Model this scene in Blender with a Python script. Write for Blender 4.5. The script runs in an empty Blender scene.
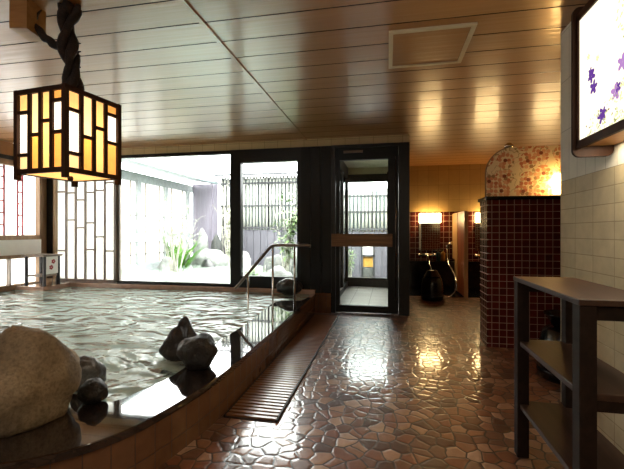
import bpy, bmesh, math, random
from mathutils import Vector, Matrix, noise
C = bpy.context.scene.collection
PI = math.pi
sc = bpy.context.scene

# ------------------------------------------------------------------ camera
F, CX, HZ, CAMH = 383.0, 312.0, 232.0, 1.15
YAW = math.atan(76 / F)
cam = bpy.data.cameras.new('camera')
cam.sensor_width = 36; cam.lens = F / 624 * 36; cam.shift_y = -2.5 / 624; cam.clip_start = 0.02
co = bpy.data.objects.new('camera', cam); C.objects.link(co)
co.location = (0, 0, CAMH); co.rotation_euler = (PI / 2, 0, YAW)
sc.camera = co
SN, CS = math.sin(YAW), math.cos(YAW)

def ray(px, py):
    u = px - CX
    return Vector((-F * SN + u * CS, F * CS + u * SN, HZ - py))
def on_z(px, py, z=0.0):           # measured point on a horizontal plane
    r = ray(px, py); t = (z - CAMH) / r.z
    return Vector((r.x * t, r.y * t, z))
def on_y(px, py, Y):               # measured point on a plane facing the room
    r = ray(px, py); t = Y / r.y
    return Vector((r.x * t, Y, CAMH + r.z * t))
def on_x(px, py, X):
    r = ray(px, py); t = X / r.x
    return Vector((X, r.y * t, CAMH + r.z * t))

# ------------------------------------------------------------------ materials
def lin(c):
    return tuple(((v / 255) / 12.92 if v / 255 <= 0.04045 else ((v / 255 + 0.055) / 1.055) ** 2.4) for v in c) + (1.0,)
class NT:
    def __init__(s, name):
        s.m = bpy.data.materials.new(name); s.m.use_nodes = True
        s.t = s.m.node_tree; s.t.nodes.clear()
        s.out = s.n('ShaderNodeOutputMaterial')
    def n(s, typ, **kw):
        nd = s.t.nodes.new(typ)
        for k, v in kw.items():
            if k in nd.inputs.keys(): nd.inputs[k].default_value = v
            else: setattr(nd, k, v)
        return nd
    def l(s, a, b): s.t.links.new(a, b)
    def principled(s, col=(0.5, 0.5, 0.5, 1), rough=0.5, metal=0.0, spec=0.5, coat=0.0, crough=0.1):
        b = s.n('ShaderNodeBsdfPrincipled')
        b.inputs['Base Color'].default_value = col; b.inputs['Roughness'].default_value = rough
        b.inputs['Metallic'].default_value = metal; b.inputs['Specular IOR Level'].default_value = spec
        b.inputs['Coat Weight'].default_value = coat; b.inputs['Coat Roughness'].default_value = crough
        s.l(b.outputs[0], s.out.inputs[0]); return b
    def obj(s):
        return s.n('ShaderNodeTexCoord').outputs['Object']
    def noise(s, vec, scale, detail=3, rough=0.5, dist=0.0):
        n = s.n('ShaderNodeTexNoise'); n.inputs['Scale'].default_value = scale
        n.inputs['Detail'].default_value = detail; n.inputs['Roughness'].default_value = rough
        n.inputs['Distortion'].default_value = dist
        if vec is not None: s.l(vec, n.inputs['Vector'])
        return n.outputs['Fac']
    def ramp(s, fac, stops, interp='LINEAR'):
        r = s.n('ShaderNodeValToRGB'); r.color_ramp.interpolation = interp
        e = r.color_ramp.elements
        e[0].position, e[0].color = stops[0]; e[1].position, e[1].color = stops[1]
        for p, c in stops[2:]:
            k = e.new(p); k.color = c
        s.l(fac, r.inputs[0]); return r.outputs[0]
    def mix(s, fac, a, b, blend='MIX'):
        m = s.n('ShaderNodeMix', data_type='RGBA', blend_type=blend)
        for sock, v in ((m.inputs[0], fac), (m.inputs[6], a), (m.inputs[7], b)):
            if isinstance(v, (int, float, tuple)): sock.default_value = v
            else: s.l(v, sock)
        return m.outputs[2]
    def math(s, op, a, b=None, clamp=False):
        m = s.n('ShaderNodeMath', operation=op, use_clamp=clamp)
        for i, v in enumerate((a, b)):
            if v is None: continue
            if isinstance(v, (int, float)): m.inputs[i].default_value = v
            else: s.l(v, m.inputs[i])
        return m.outputs[0]
    def bump(s, h, strength=0.3, dist=0.01, normal=None):
        b = s.n('ShaderNodeBump'); b.inputs['Strength'].default_value = strength; b.inputs['Distance'].default_value = dist
        s.l(h, b.inputs['Height'])
        if normal is not None: s.l(normal, b.inputs['Normal'])
        return b.outputs[0]
    def mapping(s, vec, scale=(1, 1, 1), loc=(0, 0, 0), rot=(0, 0, 0)):
        m = s.n('ShaderNodeMapping'); m.inputs['Scale'].default_value = scale
        m.inputs['Location'].default_value = loc; m.inputs['Rotation'].default_value = rot
        s.l(vec, m.inputs[0]); return m.outputs[0]

def plain(name, c, rough=0.5, metal=0.0, var=0.15, scale=12, spec=0.5, coat=0.0, bump=0.0, bscale=60):
    t = NT(name); b = t.principled(lin(c), rough, metal, spec, coat)
    v = t.obj(); f = t.noise(v, scale, 4)
    a = tuple(x * (1 - var) for x in lin(c)[:3]) + (1,); d = tuple(min(1, x * (1 + var)) for x in lin(c)[:3]) + (1,)
    t.l(t.ramp(f, [(0.3, a), (0.7, d)]), b.inputs['Base Color'])
    if bump: t.l(t.bump(t.noise(v, bscale, 4), bump, 0.01), b.inputs['Normal'])
    return t.m

def wood(name, c1, c2, axis='X', scale=6, rough=0.45, coat=0.0, spec=0.5):
    t = NT(name); b = t.principled(rough=rough, coat=coat, spec=spec)
    sc_ = {'X': (0.25, 5, 5), 'Y': (5, 0.25, 5), 'Z': (5, 5, 0.25)}[axis]
    v = t.mapping(t.obj(), sc_); f = t.noise(v, scale, 5, 0.6, 0.6)
    t.l(t.ramp(f, [(0.3, lin(c1)), (0.7, lin(c2))]), b.inputs['Base Color'])
    t.l(t.bump(f, 0.15, 0.004), b.inputs['Normal'])
    return t.m

def tiles(name, axes, w, h, c1, c2, grout, gap=0.004, rough=0.25, off=(0, 0), uv=False, bump=0.4, coat=0.0, offset=0.0, dirt=0.1):
    t = NT(name); b = t.principled(rough=rough, coat=coat, crough=0.06)
    v = t.n('ShaderNodeTexCoord').outputs['UV' if uv else 'Object']
    sp = t.n('ShaderNodeSeparateXYZ'); t.l(v, sp.inputs[0])
    cb = t.n('ShaderNodeCombineXYZ')
    t.l(t.math('ADD', sp.outputs[axes[0]], off[0] + 50 * w), cb.inputs[0]); t.l(t.math('ADD', sp.outputs[axes[1]], off[1] + 50 * h), cb.inputs[1])
    br = t.n('ShaderNodeTexBrick', offset=offset, squash=1.0)
    br.inputs['Scale'].default_value = 1; br.inputs['Brick Width'].default_value = w; br.inputs['Row Height'].default_value = h
    br.inputs['Mortar Size'].default_value = gap / 2; br.inputs['Mortar Smooth'].default_value = 0.2; br.inputs['Bias'].default_value = 0
    br.inputs['Color1'].default_value = lin(c1); br.inputs['Color2'].default_value = lin(c2); br.inputs['Mortar'].default_value = lin(grout)
    t.l(cb.outputs[0], br.inputs[0])
    n = t.noise(v, 9, 5, 0.6)
    col = t.mix(dirt, br.outputs['Color'], t.ramp(n, [(0.3, (0.2, 0.2, 0.2, 1)), (0.7, (1, 1, 1, 1))]), 'MULTIPLY')
    t.l(col, b.inputs['Base Color'])
    h_ = t.math('SUBTRACT', 1.0, br.outputs['Fac'])
    h2 = t.math('ADD', h_, t.math('MULTIPLY', t.noise(v, 14, 2), 0.25))
    t.l(t.bump(h2, bump, 0.003), b.inputs['Normal'])
    t.l(t.math('ADD', t.math('MULTIPLY', br.outputs['Fac'], 0.4), rough), b.inputs['Roughness'])
    return t.m

def glow(name, c, strength, grad=None):
    t = NT(name); e = t.n('ShaderNodeEmission'); e.inputs[0].default_value = lin(c); e.inputs[1].default_value = strength
    t.l(e.outputs[0], t.out.inputs[0]); return t.m

def paper(name, c, strength, trans=0.6):         # lit shoji paper: translucent with its own glow
    t = NT(name)
    v = t.obj(); f = t.noise(v, 25, 4)
    cc = lin(c)
    col = t.ramp(f, [(0.25, tuple(x * 0.85 for x in cc[:3]) + (1,)), (0.75, cc)])
    d = t.n('ShaderNodeBsdfDiffuse'); tr = t.n('ShaderNodeBsdfTranslucent'); t.l(col, d.inputs[0]); t.l(col, tr.inputs[0])
    m = t.n('ShaderNodeMixShader'); m.inputs[0].default_value = trans; t.l(d.outputs[0], m.inputs[1]); t.l(tr.outputs[0], m.inputs[2])
    if strength > 0:
        e = t.n('ShaderNodeEmission'); t.l(col, e.inputs[0]); e.inputs[1].default_value = strength
        a = t.n('ShaderNodeAddShader'); t.l(m.outputs[0], a.inputs[0]); t.l(e.outputs[0], a.inputs[1]); t.l(a.outputs[0], t.out.inputs[0])
    else: t.l(m.outputs[0], t.out.inputs[0])
    return t.m

def glass_mat(name='clear_glass', tint=(0.95, 0.98, 0.97, 1)):
    t = NT(name); tr = t.n('ShaderNodeBsdfTransparent'); tr.inputs[0].default_value = tint
    g = t.n('ShaderNodeBsdfGlossy'); g.inputs['Roughness'].default_value = 0.02
    fr = t.n('ShaderNodeFresnel'); fr.inputs[0].default_value = 1.35
    m = t.n('ShaderNodeMixShader'); t.l(fr.outputs[0], m.inputs[0]); t.l(tr.outputs[0], m.inputs[1]); t.l(g.outputs[0], m.inputs[2])
    t.l(m.outputs[0], t.out.inputs[0]); return t.m

def water_mat(name, tint, scale, strength, dist):
    t = NT(name); v = t.mapping(t.obj(), (1, 1.5, 1), rot=(0, 0, 0.5))
    n1 = t.noise(v, scale, 2, 0.45, 1.2); n2 = t.noise(v, scale * 3.1, 2, 0.5, 0.8)
    h = t.math('ADD', n1, t.math('MULTIPLY', n2, 0.16))
    bm_ = t.bump(h, strength, dist)
    tr = t.n('ShaderNodeBsdfTransparent'); tr.inputs[0].default_value = tint
    df = t.n('ShaderNodeBsdfDiffuse'); df.inputs[0].default_value = (0.80, 0.92, 0.82, 1)
    m0 = t.n('ShaderNodeMixShader'); m0.inputs[0].default_value = 0.4; t.l(tr.outputs[0], m0.inputs[1]); t.l(df.outputs[0], m0.inputs[2])
    g = t.n('ShaderNodeBsdfGlossy'); g.inputs['Roughness'].default_value = 0.03
    fr = t.n('ShaderNodeFresnel'); fr.inputs[0].default_value = 1.36
    t.l(bm_, g.inputs['Normal']); t.l(bm_, fr.inputs['Normal'])
    m = t.n('ShaderNodeMixShader'); t.l(fr.outputs[0], m.inputs[0]); t.l(m0.outputs[0], m.inputs[1]); t.l(g.outputs[0], m.inputs[2])
    t.l(m.outputs[0], t.out.inputs[0]); return t.m

def floor_mat():
    t = NT('crazy_paving'); b = t.principled(rough=0.35, coat=0.65, crough=0.08)
    v = t.obj(); w = t.n('ShaderNodeTexNoise'); w.inputs['Scale'].default_value = 6; w.inputs['Detail'].default_value = 2; t.l(v, w.inputs['Vector'])
    vv = t.n('ShaderNodeVectorMath', operation='MULTIPLY_ADD'); t.l(w.outputs['Color'], vv.inputs[0]); vv.inputs[1].default_value = (0.07, 0.07, 0); t.l(v, vv.inputs[2])
    def vor(feat, sc_=12.0):
        x = t.n('ShaderNodeTexVoronoi', voronoi_dimensions='2D', feature=feat); x.inputs['Scale'].default_value = sc_
        x.inputs['Randomness'].default_value = 0.85
        t.l(vv.outputs[0], x.inputs['Vector']); return x
    ed = vor('DISTANCE_TO_EDGE').outputs['Distance']; cell = vor('F1').outputs['Color']
    sp = t.n('ShaderNodeSeparateColor'); t.l(cell, sp.inputs[0])
    col = t.ramp(sp.outputs[0], [(0.0, lin((92, 60, 44))), (0.2, lin((150, 104, 76))), (0.4, lin((120, 82, 62))), (0.58, lin((172, 132, 104))), (0.75, lin((134, 84, 58))), (0.9, lin((186, 150, 124)))], 'CONSTANT')
    n = t.noise(v, 22, 5, 0.6)
    col = t.mix(0.45, col, t.ramp(n, [(0.3, (0.35, 0.3, 0.28, 1)), (0.7, (1, 1, 1, 1))]), 'MULTIPLY')
    g = t.n('ShaderNodeMapRange', interpolation_type='SMOOTHSTEP'); g.inputs['From Min'].default_value = 0.03; g.inputs['From Max'].default_value = 0.075
    t.l(ed, g.inputs[0]); mask = g.outputs[0]
    t.l(t.mix(mask, lin((62, 48, 40)), col), b.inputs['Base Color'])
    g2 = t.n('ShaderNodeMapRange', interpolation_type='SMOOTHSTEP'); g2.inputs['From Min'].default_value = 0.02; g2.inputs['From Max'].default_value = 0.2
    t.l(ed, g2.inputs[0])
    tilt = t.math('MULTIPLY', sp.outputs[1], 0.5)
    h = t.math('ADD', t.math('MULTIPLY', g2.outputs[0], 1.0), t.math('MULTIPLY', t.noise(v, 16, 3), 0.55))
    h = t.math('ADD', h, t.math('MULTIPLY', mask, tilt))
    bp = t.bump(h, 0.35, 0.005); t.l(bp, b.inputs['Normal'])
    bp2 = t.bump(h, 0.11, 0.005); t.l(bp2, b.inputs['Coat Normal'])
    return t.m

def ceil_mat():
    t = NT('ceiling_boards'); b = t.principled(rough=0.32, spec=0.8, coat=0.35, crough=0.06)
    v = t.obj(); f = t.noise(t.mapping(v, (0.3, 4, 1)), 3, 3)
    t.l(t.ramp(f, [(0.3, lin((160, 110, 58))), (0.7, lin((172, 120, 66)))]), b.inputs['Base Color'])
    bp = t.bump(t.noise(t.mapping(v, (0.03, 1, 1)), 30, 3), 0.32, 0.008); t.l(bp, b.inputs['Normal']); t.l(bp, b.inputs['Coat Normal'])
    return t.m

def floral_mat():
    t = NT('floral_cloth'); b = t.principled(rough=0.6)
    v = t.obj(); sx_ = t.n('ShaderNodeSeparateXYZ'); t.l(v, sx_.inputs[0]); cx_ = t.n('ShaderNodeCombineXYZ'); t.l(sx_.outputs[0], cx_.inputs[0]); t.l(sx_.outputs[2], cx_.inputs[1]); vm = cx_.outputs[0]
    def vor(s_, out):
        x = t.n('ShaderNodeTexVoronoi', feature='F1', voronoi_dimensions='2D'); x.inputs['Scale'].default_value = s_; x.inputs['Randomness'].default_value = .6; t.l(vm, x.inputs['Vector']); return x.outputs[out]
    big = vor(5.4, 'Distance'); small = vor(25, 'Distance'); sc2 = vor(25, 'Color')
    petals = t.math('MULTIPLY', t.math('LESS_THAN', big, 0.46), t.math('LESS_THAN', small, 0.47))
    core = t.math('LESS_THAN', big, 0.1)
    sp = t.n('ShaderNodeSeparateColor'); t.l(sc2, sp.inputs[0])
    pc = t.ramp(sp.outputs[0], [(0.0, lin((222, 150, 108))), (0.35, lin((206, 122, 84))), (0.6, lin((232, 176, 132))), (0.85, lin((170, 128, 86)))], 'CONSTANT')
    stems = t.math('LESS_THAN', t.math('ABSOLUTE', t.math('SUBTRACT', t.noise(vm, 9, 2), 0.5)), 0.012)
    col = t.mix(stems, lin((244, 222, 180)), lin((190, 160, 108)))
    col = t.mix(petals, col, pc); col = t.mix(core, col, lin((140, 70, 46)))
    t.l(col, b.inputs['Base Color']); return t.m

def rock_mat(name, c1, c2, c3, rough=0.8, scale=5, bump=0.6, coat=0.0):
    t = NT(name); b = t.principled(rough=rough, coat=coat, crough=0.15); v = t.obj()
    f = t.noise(v, scale, 8, 0.65, 0.3)
    col = t.ramp(f, [(0.3, lin(c1)), (0.52, lin(c2)), (0.72, lin(c3))])
    sp = t.noise(v, 70, 3, 0.7)
    col = t.mix(0.5, col, t.ramp(sp, [(0.36, (0.3, 0.28, 0.25, 1)), (0.55, (1, 1, 1, 1))]), 'MULTIPLY')
    t.l(col, b.inputs['Base Color'])
    h = t.math('ADD', t.noise(v, 9, 8, 0.7), t.math('MULTIPLY', t.noise(v, 45, 4, 0.7), 0.35))
    t.l(t.bump(h, bump, 0.03), b.inputs['Normal']); return t.m

def rim_mat():
    t = NT('wet_granite'); b = t.principled(lin((26, 20, 18)), 0.05, spec=0.6, coat=1.0, crough=0.015); v = t.obj()
    t.l(t.ramp(t.noise(v, 140, 3), [(0.4, lin((18, 13, 11))), (0.7, lin((52, 38, 32)))]), b.inputs['Base Color'])
    bp = t.bump(t.noise(v, 3.2, 2), 0.02, 0.02); t.l(bp, b.inputs['Coat Normal']); t.l(bp, b.inputs['Normal'])
    return t.m

M = {}
M['floor'] = floor_mat(); M['ceil'] = ceil_mat(); M['floral'] = floral_mat(); M['rim'] = rim_mat()
M['groove'] = plain('dark_groove', (48, 34, 24), 0.8)
M['black'] = plain('black_frame', (17, 18, 17), 0.35, spec=0.4)
M['blacksheen'] = plain('black_panel', (19, 20, 18), 0.42, spec=.3)
M['wallR_low'] = tiles('beige_wall_tile', (1, 2), 0.212, 0.095, (204, 188, 150), (194, 178, 142), (160, 144, 114), 0.005, 0.35, off=(-0.13 + 0.0, -0.065), dirt=0.3)
M['wallR_up'] = tiles('grey_wall_tile', (1, 2), 0.106, 0.33, (228, 224, 208), (220, 216, 200), (168, 164, 150), 0.004, 0.3, off=(0, -0.17), dirt=0.15)
M['header'] = tiles('header_tile', (0, 2), 0.2, 0.2, (206, 186, 142), (198, 176, 134), (140, 118, 84), 0.005, 0.3, off=(0, -0.08))
M['wallS_up'] = tiles('ochre_wall_tile', (0, 2), 0.2, 0.3, (190, 158, 100), (182, 150, 92), (140, 112, 66), 0.005, 0.3)
M['red_y'] = tiles('dark_red_tile', (0, 2), 0.069, 0.069, (92, 32, 22), (72, 24, 17), (156, 124, 108), 0.007, 0.14, off=(0.018, 0.03), dirt=0.2)
M['red_x'] = tiles('dark_red_side_tile', (1, 2), 0.069, 0.069, (92, 30, 22), (78, 24, 18), (196, 178, 166), 0.010, 0.14, off=(0.0, 0.03), dirt=0.2)
M['red_big'] = tiles('dark_red_wall_tile', (0, 2), 0.11, 0.11, (84, 28, 18), (64, 20, 14), (160, 128, 108), 0.009, 0.16, off=(0.0, -0.05), dirt=0.2)
M['skirt'] = tiles('brown_pool_tile', (0, 1), 0.11, 0.15, (122, 86, 60), (110, 76, 52), (68, 48, 34), 0.005, 0.22, uv=True, dirt=0.35, off=(0, 0.065))
M['pooltile'] = tiles('pool_tile', (0, 1), 0.1, 0.1, (186, 196, 182), (172, 184, 170), (120, 140, 124), 0.006, 0.3)
M['ledge'] = plain('ledge_stone', (172, 140, 122), 0.2, coat=0.6)
M['pinewood'] = wood('frame_wood', (140, 112, 84), (168, 138, 106), 'Z', 5, 0.5)
M['greywood'] = wood('lattice_wood', (118, 106, 96), (140, 126, 114), 'Z', 5, 0.5)
M['darkwood'] = wood('dark_lamp_wood', (44, 24, 14), (62, 36, 20), 'Z', 5, 0.55, 0, .2)
M['shelfwood'] = wood('dark_shelf_wood', (26, 17, 13), (40, 27, 21), 'Y', 5, 0.6, 0, .15)
M['shelftop'] = wood('dark_shelf_board', (46, 30, 23), (66, 45, 34), 'Y', 5, 0.5, 0, .3)
M['plank'] = wood('push_plank_wood', (96, 62, 36), (146, 104, 66), 'X', 6, 0.5)
M['screenwood'] = wood('screen_wood', (140, 58, 24), (190, 100, 48), 'Z', 4, 0.4, 0.2)
M['screenedge'] = wood('pale_screen_edge', (196, 150, 98), (214, 172, 118), 'Z', 4, 0.45)
M['beamwood'] = wood('ceiling_block_wood', (158, 112, 62), (182, 134, 82), 'X', 5, 0.5)
M['branch'] = rock_mat('branch_bark', (20, 12, 8), (40, 24, 15), (66, 42, 26), 0.7, 14, 0.8)
M['red'] = plain('red_bar', (150, 40, 48), 0.5)
M['frost'] = paper('frosted_pane', (240, 240, 236), 0.0, 0.78)
M['glass'] = glass_mat()
M['chrome'] = plain('chrome', (210, 210, 208), 0.12, 1.0, 0.05)
M['bronze'] = plain('rail_metal', (120, 104, 92), 0.3, 0.85, 0.1)
M['amber'] = paper('amber_paper', (246, 178, 96), 0.36)
M['honey'] = paper('honey_paper', (250, 204, 136), 0.45)
M['cream_paper'] = paper('cream_paper', (250, 222, 172), 0.5)
M['white_paper'] = paper('white_paper', (255, 244, 224), 1.0)
M['lampglow'] = glow('warm_lamp_shade', (255, 216, 150), 17)
M['ledgelamp'] = glow('amber_lamp_shade', (255, 206, 126), 22)
M['signglow'] = glow('sign_panel', (255, 244, 212), 1.15)
M['boulder'] = rock_mat('boulder_stone', (82, 68, 50), (138, 118, 90), (170, 150, 120), 0.85, 4, 0.5)
M['greyrock'] = rock_mat('grey_wet_rock', (54, 54, 54), (92, 92, 92), (130, 130, 128), 0.5, 8, 0.5, 0.4)
M['darkrock'] = rock_mat('dark_wet_rock', (16, 12, 9), (32, 25, 19), (56, 44, 33), 0.55, 9, 1.0, 0.2)
M['blackrock'] = rock_mat('black_wet_rock', (14, 14, 15), (28, 28, 30), (50, 50, 52), 0.3, 9, 0.7, 0.6)
M['gardenrock'] = rock_mat('pale_garden_rock', (110, 112, 110), (150, 152, 150), (180, 180, 176), 0.8, 5, 0.6)
M['midrock'] = rock_mat('grey_garden_rock', (50, 52, 52), (84, 86, 84), (116, 116, 112), 0.8, 5, 0.6)
M['grate'] = wood('grate_slats', (112, 72, 46), (146, 98, 66), 'X', 6, 0.35, 0.3)
M['gratedark'] = plain('grate_gap', (34, 22, 16), 0.6)
M['blackplastic'] = plain('black_plastic', (14, 15, 18), 0.18, spec=0.6)
M['blackledge'] = plain('black_ledge_stone', (16, 16, 17), 0.15)
M['mirror'] = plain('mirror_glass', (225, 220, 212), 0.02, 1.0, 0.01)
M['yellow'] = plain('yellow_bottle', (196, 152, 76), 0.3)
M['bluegreen'] = plain('teal_bottle', (32, 70, 76), 0.3)
M['white'] = plain('white_panel_paint', (240, 238, 234), 0.5, var=0.03)
M['cream'] = plain('cream_plaster', (214, 200, 172), 0.7, var=0.06)
M['darkplaster'] = plain('dark_plaster', (52, 46, 40), 0.6)
M['bamboo'] = wood('pale_bamboo', (142, 144, 138), (182, 182, 174), 'Z', 4, 0.6)
M['fencewood'] = wood('weathered_board', (70, 68, 76), (92, 90, 98), 'Z', 4, 0.7)
M['fencedark'] = wood('dark_fence_rail', (40, 40, 44), (58, 58, 62), 'X', 4, 0.7)
M['purpleboard'] = wood('mauve_board', (112, 106, 118), (134, 128, 142), 'Z', 3, 0.7)
M['eave'] = plain('eave_metal', (96, 108, 110), 0.4)
M['gravel'] = plain('garden_gravel', (110, 110, 104), 0.9, var=0.3, scale=40, bump=0.5)
M['vestfloor'] = tiles('vestibule_stone', (0, 1), 0.3, 0.3, (176, 170, 160), (160, 152, 142), (120, 112, 104), 0.008, 0.35, bump=0.3)
M['leaf'] = plain('iris_leaf', (70, 120, 20), 0.5, var=0.35)
M['bleaf'] = plain('bamboo_leaf', (90, 116, 64), 0.5, var=0.35)
M['shrubleaf'] = plain('shrub_leaf', (140, 146, 118), 0.6, var=0.3)
M['twig'] = plain('pale_twig', (170, 166, 156), 0.8, var=0.25)
M['water'] = water_mat('bath_water', (0.86, 0.97, 0.91, 1), 2.3, 0.72, 0.13)
M['gwater'] = water_mat('garden_water', (0.85, 0.93, 0.95, 1), 3.0, 0.15, 0.05)
M['screenpaint'] = plain('pale_screen_paint', (150, 154, 156), 0.5)
M['purple'] = glow('purple_paint', (104, 62, 150), 0.8)
M['lilac'] = glow('lilac_paint', (176, 130, 190), 0.9)
M['green'] = glow('olive_paint', (150, 160, 84), 0.9)
M['palegreen'] = glow('pale_green_paint', (206, 210, 150), 1.1)
M['brownp'] = glow('brown_paint', (130, 96, 50), 0.7)

# ------------------------------------------------------------------ mesh builder
class MB:
    def __init__(s): s.bm = bmesh.new(); s.mats = []; s.cur = 0; s.uv = None
    def mat(s, m):
        if m not in s.mats: s.mats.append(m)
        s.cur = s.mats.index(m); return s
    def _f(s, vs, smooth=False):
        try: f = s.bm.faces.new(vs)
        except ValueError: return None
        f.material_index = s.cur; f.smooth = smooth; return f
    def box(s, a, b, m=None, bev=0.0):
        if m is not None: s.mat(m)
        x0, x1 = sorted((a[0], b[0])); y0, y1 = sorted((a[1], b[1])); z0, z1 = sorted((a[2], b[2]))
        v = [s.bm.verts.new(p) for p in ((x0, y0, z0), (x1, y0, z0), (x1, y1, z0), (x0, y1, z0), (x0, y0, z1), (x1, y0, z1), (x1, y1, z1), (x0, y1, z1))]
        fs = [s._f([v[i] for i in q]) for q in ((3, 2, 1, 0), (4, 5, 6, 7), (0, 1, 5, 4), (1, 2, 6, 5), (2, 3, 7, 6), (3, 0, 4, 7))]
        if bev > 0:
            es = list({e for f in fs for e in f.edges})
            r = bmesh.ops.bevel(s.bm, geom=es, offset=bev, segments=2, affect='EDGES', profile=0.5)
            for f in r['faces']: f.material_index = s.cur
        return s
    def obox(s, c, ax, ay, az, hx, hy, hz, m=None):    # oriented box
        if m is not None: s.mat(m)
        c, ax, ay, az = Vector(c), Vector(ax), Vector(ay), Vector(az)
        v = [s.bm.verts.new(c + ax * hx * i + ay * hy * j + az * hz * k) for k in (-1, 1) for j, i in ((-1, -1), (-1, 1), (1, 1), (1, -1))]
        for q in ((3, 2, 1, 0), (4, 5, 6, 7), (0, 1, 5, 4), (1, 2, 6, 5), (2, 3, 7, 6), (3, 0, 4, 7)): s._f([v[i] for i in q])
        return s
    def tube(s, pts, rad, seg=10, m=None, cap=True):
        if m is not None: s.mat(m)
        pts = [Vector(p) for p in pts]; n = len(pts)
        rad = rad if isinstance(rad, (list, tuple)) else [rad] * n
        rings = []; ref = None
        for i, p in enumerate(pts):
            d = (pts[min(i + 1, n - 1)] - pts[max(i - 1, 0)]).normalized()
            if ref is None: ref = d.orthogonal().normalized()
            ref = (ref - d * ref.dot(d)).normalized(); bi = d.cross(ref)
            rings.append([s.bm.verts.new(p + (ref * math.cos(2 * PI * k / seg) + bi * math.sin(2 * PI * k / seg)) * rad[i]) for k in range(seg)])
        for a, b in zip(rings, rings[1:]):
            for k in range(seg): s._f([a[k], a[(k + 1) % seg], b[(k + 1) % seg], b[k]], True)
        if cap: s._f(rings[0][::-1]); s._f(rings[-1])
        return s
    def lathe(s, prof, c=(0, 0, 0), seg=28, m=None, sy=1.0):
        if m is not None: s.mat(m)
        c = Vector(c); rings = []
        for r, z in prof:
            if r < 1e-5: rings.append([s.bm.verts.new(c + Vector((0, 0, z)))])
            else: rings.append([s.bm.verts.new(c + Vector((r * math.cos(2 * PI * k / seg), sy * r * math.sin(2 * PI * k / seg), z))) for k in range(seg)])
        for a, b in zip(rings, rings[1:]):
            for k in range(seg):
                k2 = (k + 1) % seg
                if len(a) == 1 and len(b) == 1: continue
                if len(a) == 1: s._f([a[0], b[k2], b[k]], True)
                elif len(b) == 1: s._f([a[k], a[k2], b[0]], True)
                else: s._f([a[k], a[k2], b[k2], b[k]], True)
        return s
    def prism(s, poly, axis, lo, hi, m=None):           # polygon (two coordinates) pushed along an axis
        if m is not None: s.mat(m)
        def P(a, b, w): return {'x': (w, a, b), 'y': (a, w, b), 'z': (a, b, w)}[axis]
        A = [s.bm.verts.new(P(a, b, lo)) for a, b in poly]; B = [s.bm.verts.new(P(a, b, hi)) for a, b in poly]
        s._f(A[::-1]); s._f(B); n = len(poly)
        for i in range(n): s._f([A[i], A[(i + 1) % n], B[(i + 1) % n], B[i]])
        return s
    def quad(s, vs, m=None):
        if m is not None: s.mat(m)
        s._f([s.bm.verts.new(v) for v in vs]); return s
    def build(s, name, m=None, parent=None, fix=True):
        if m is not None and not s.mats: s.mats = [m]
        if fix: bmesh.ops.recalc_face_normals(s.bm, faces=s.bm.faces)
        me = bpy.data.meshes.new(name); s.bm.to_mesh(me); s.bm.free()
        for x in s.mats: me.materials.append(x)
        o = bpy.data.objects.new(name, me); C.objects.link(o)
        if parent is not None:
            o.parent = parent; o.matrix_parent_inverse = parent.matrix_basis.inverted()
        return o
def tag(o, label=None, cat=None, group=None, kind=None):
    if label: o['label'] = label
    if cat: o['category'] = cat
    if group: o['group'] = group
    if kind: o['kind'] = kind
    return o
def thing(name, label, cat, loc=(0, 0, 0), group=None, kind=None):
    o = bpy.data.objects.new(name, None); C.objects.link(o); o.location = loc; o.empty_display_size = 0.1
    bpy.context.view_layer.update()
    return tag(o, label, cat, group, kind)
def dup(root, delta, label, group=None):
    r = root.copy(); C.objects.link(r); r.location = Vector(root.location) + Vector(delta)
    tag(r, label, None, group)
    for ch in list(root.children):
        c = ch.copy(); C.objects.link(c); c.parent = r; c.matrix_parent_inverse = ch.matrix_parent_inverse.copy()
        for g in ch.children:
            d = g.copy(); C.objects.link(d); d.parent = c; d.matrix_parent_inverse = g.matrix_parent_inverse.copy()
    return r
def S(o, label, cat): return tag(o, label, cat, kind='structure')
def rbox(a, b, name, m, parent=None, bev=0.0): return MB().box(a, b, m, bev).build(name, m, parent)

# ------------------------------------------------------------------ room shell
H = 2.5; XL = -5.6; XR = 1.15; YB = 5.48; YS = 8.1
def spl(pts, n=8):                # Catmull-Rom through plan points
    out = []; P = [pts[0]] + pts + [pts[-1]]
    for i in range(1, len(P) - 2):
        for k in range(n):
            t = k / n; p0, p1, p2, p3 = P[i - 1], P[i], P[i + 1], P[i + 2]
            out.append(tuple(0.5 * ((2 * p1[j]) + (-p0[j] + p2[j]) * t + (2 * p0[j] - 5 * p1[j] + 4 * p2[j] - p3[j]) * t * t + (-p0[j] + 3 * p1[j] - 3 * p2[j] + p3[j]) * t ** 3) for j in (0, 1)))
    out.append(tuple(pts[-1])); return out
outer = spl([(-1.02, 5.40), (-1.02, 4.6), (-1.015, 3.75), (-1.015, 2.87), (-1.02, 2.24), (-1.07, 1.83), (-1.15, 1.52), (-1.29, 1.32), (-1.47, 1.20), (-1.85, 1.08), (-2.6, 1.0), (-4.0, 0.96), (-5.6, 0.95)])
inner = spl([(-1.07, 5.36), (-1.09, 4.8)] + [tuple(on_z(x, y, .27))[:2] for x, y in ((276, 302), (249, 322), (213, 345), (195, 360), (170, 377), (140, 391), (108, 402))] + [(-1.75, 1.78), (-2.6, 1.5), (-4.0, 1.42), (-5.6, 1.4)])

# floor: everything to the right of the pool wall, and the strip in front of it
fb = MB().mat(M['floor'])
poly = [(x, y) for x, y in outer]
poly += [(-5.6, -2.4), (3.4, -2.4), (3.4, YS), (0.2, YS), (0.2, 5.55), (-1.02, 5.55)]
fb.prism(poly, 'z', -0.08, 0.0, M['floor'])
S(fb.build('floor'), 'wet floor of irregular brown stone pieces set in dark grout', 'floor')

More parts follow.
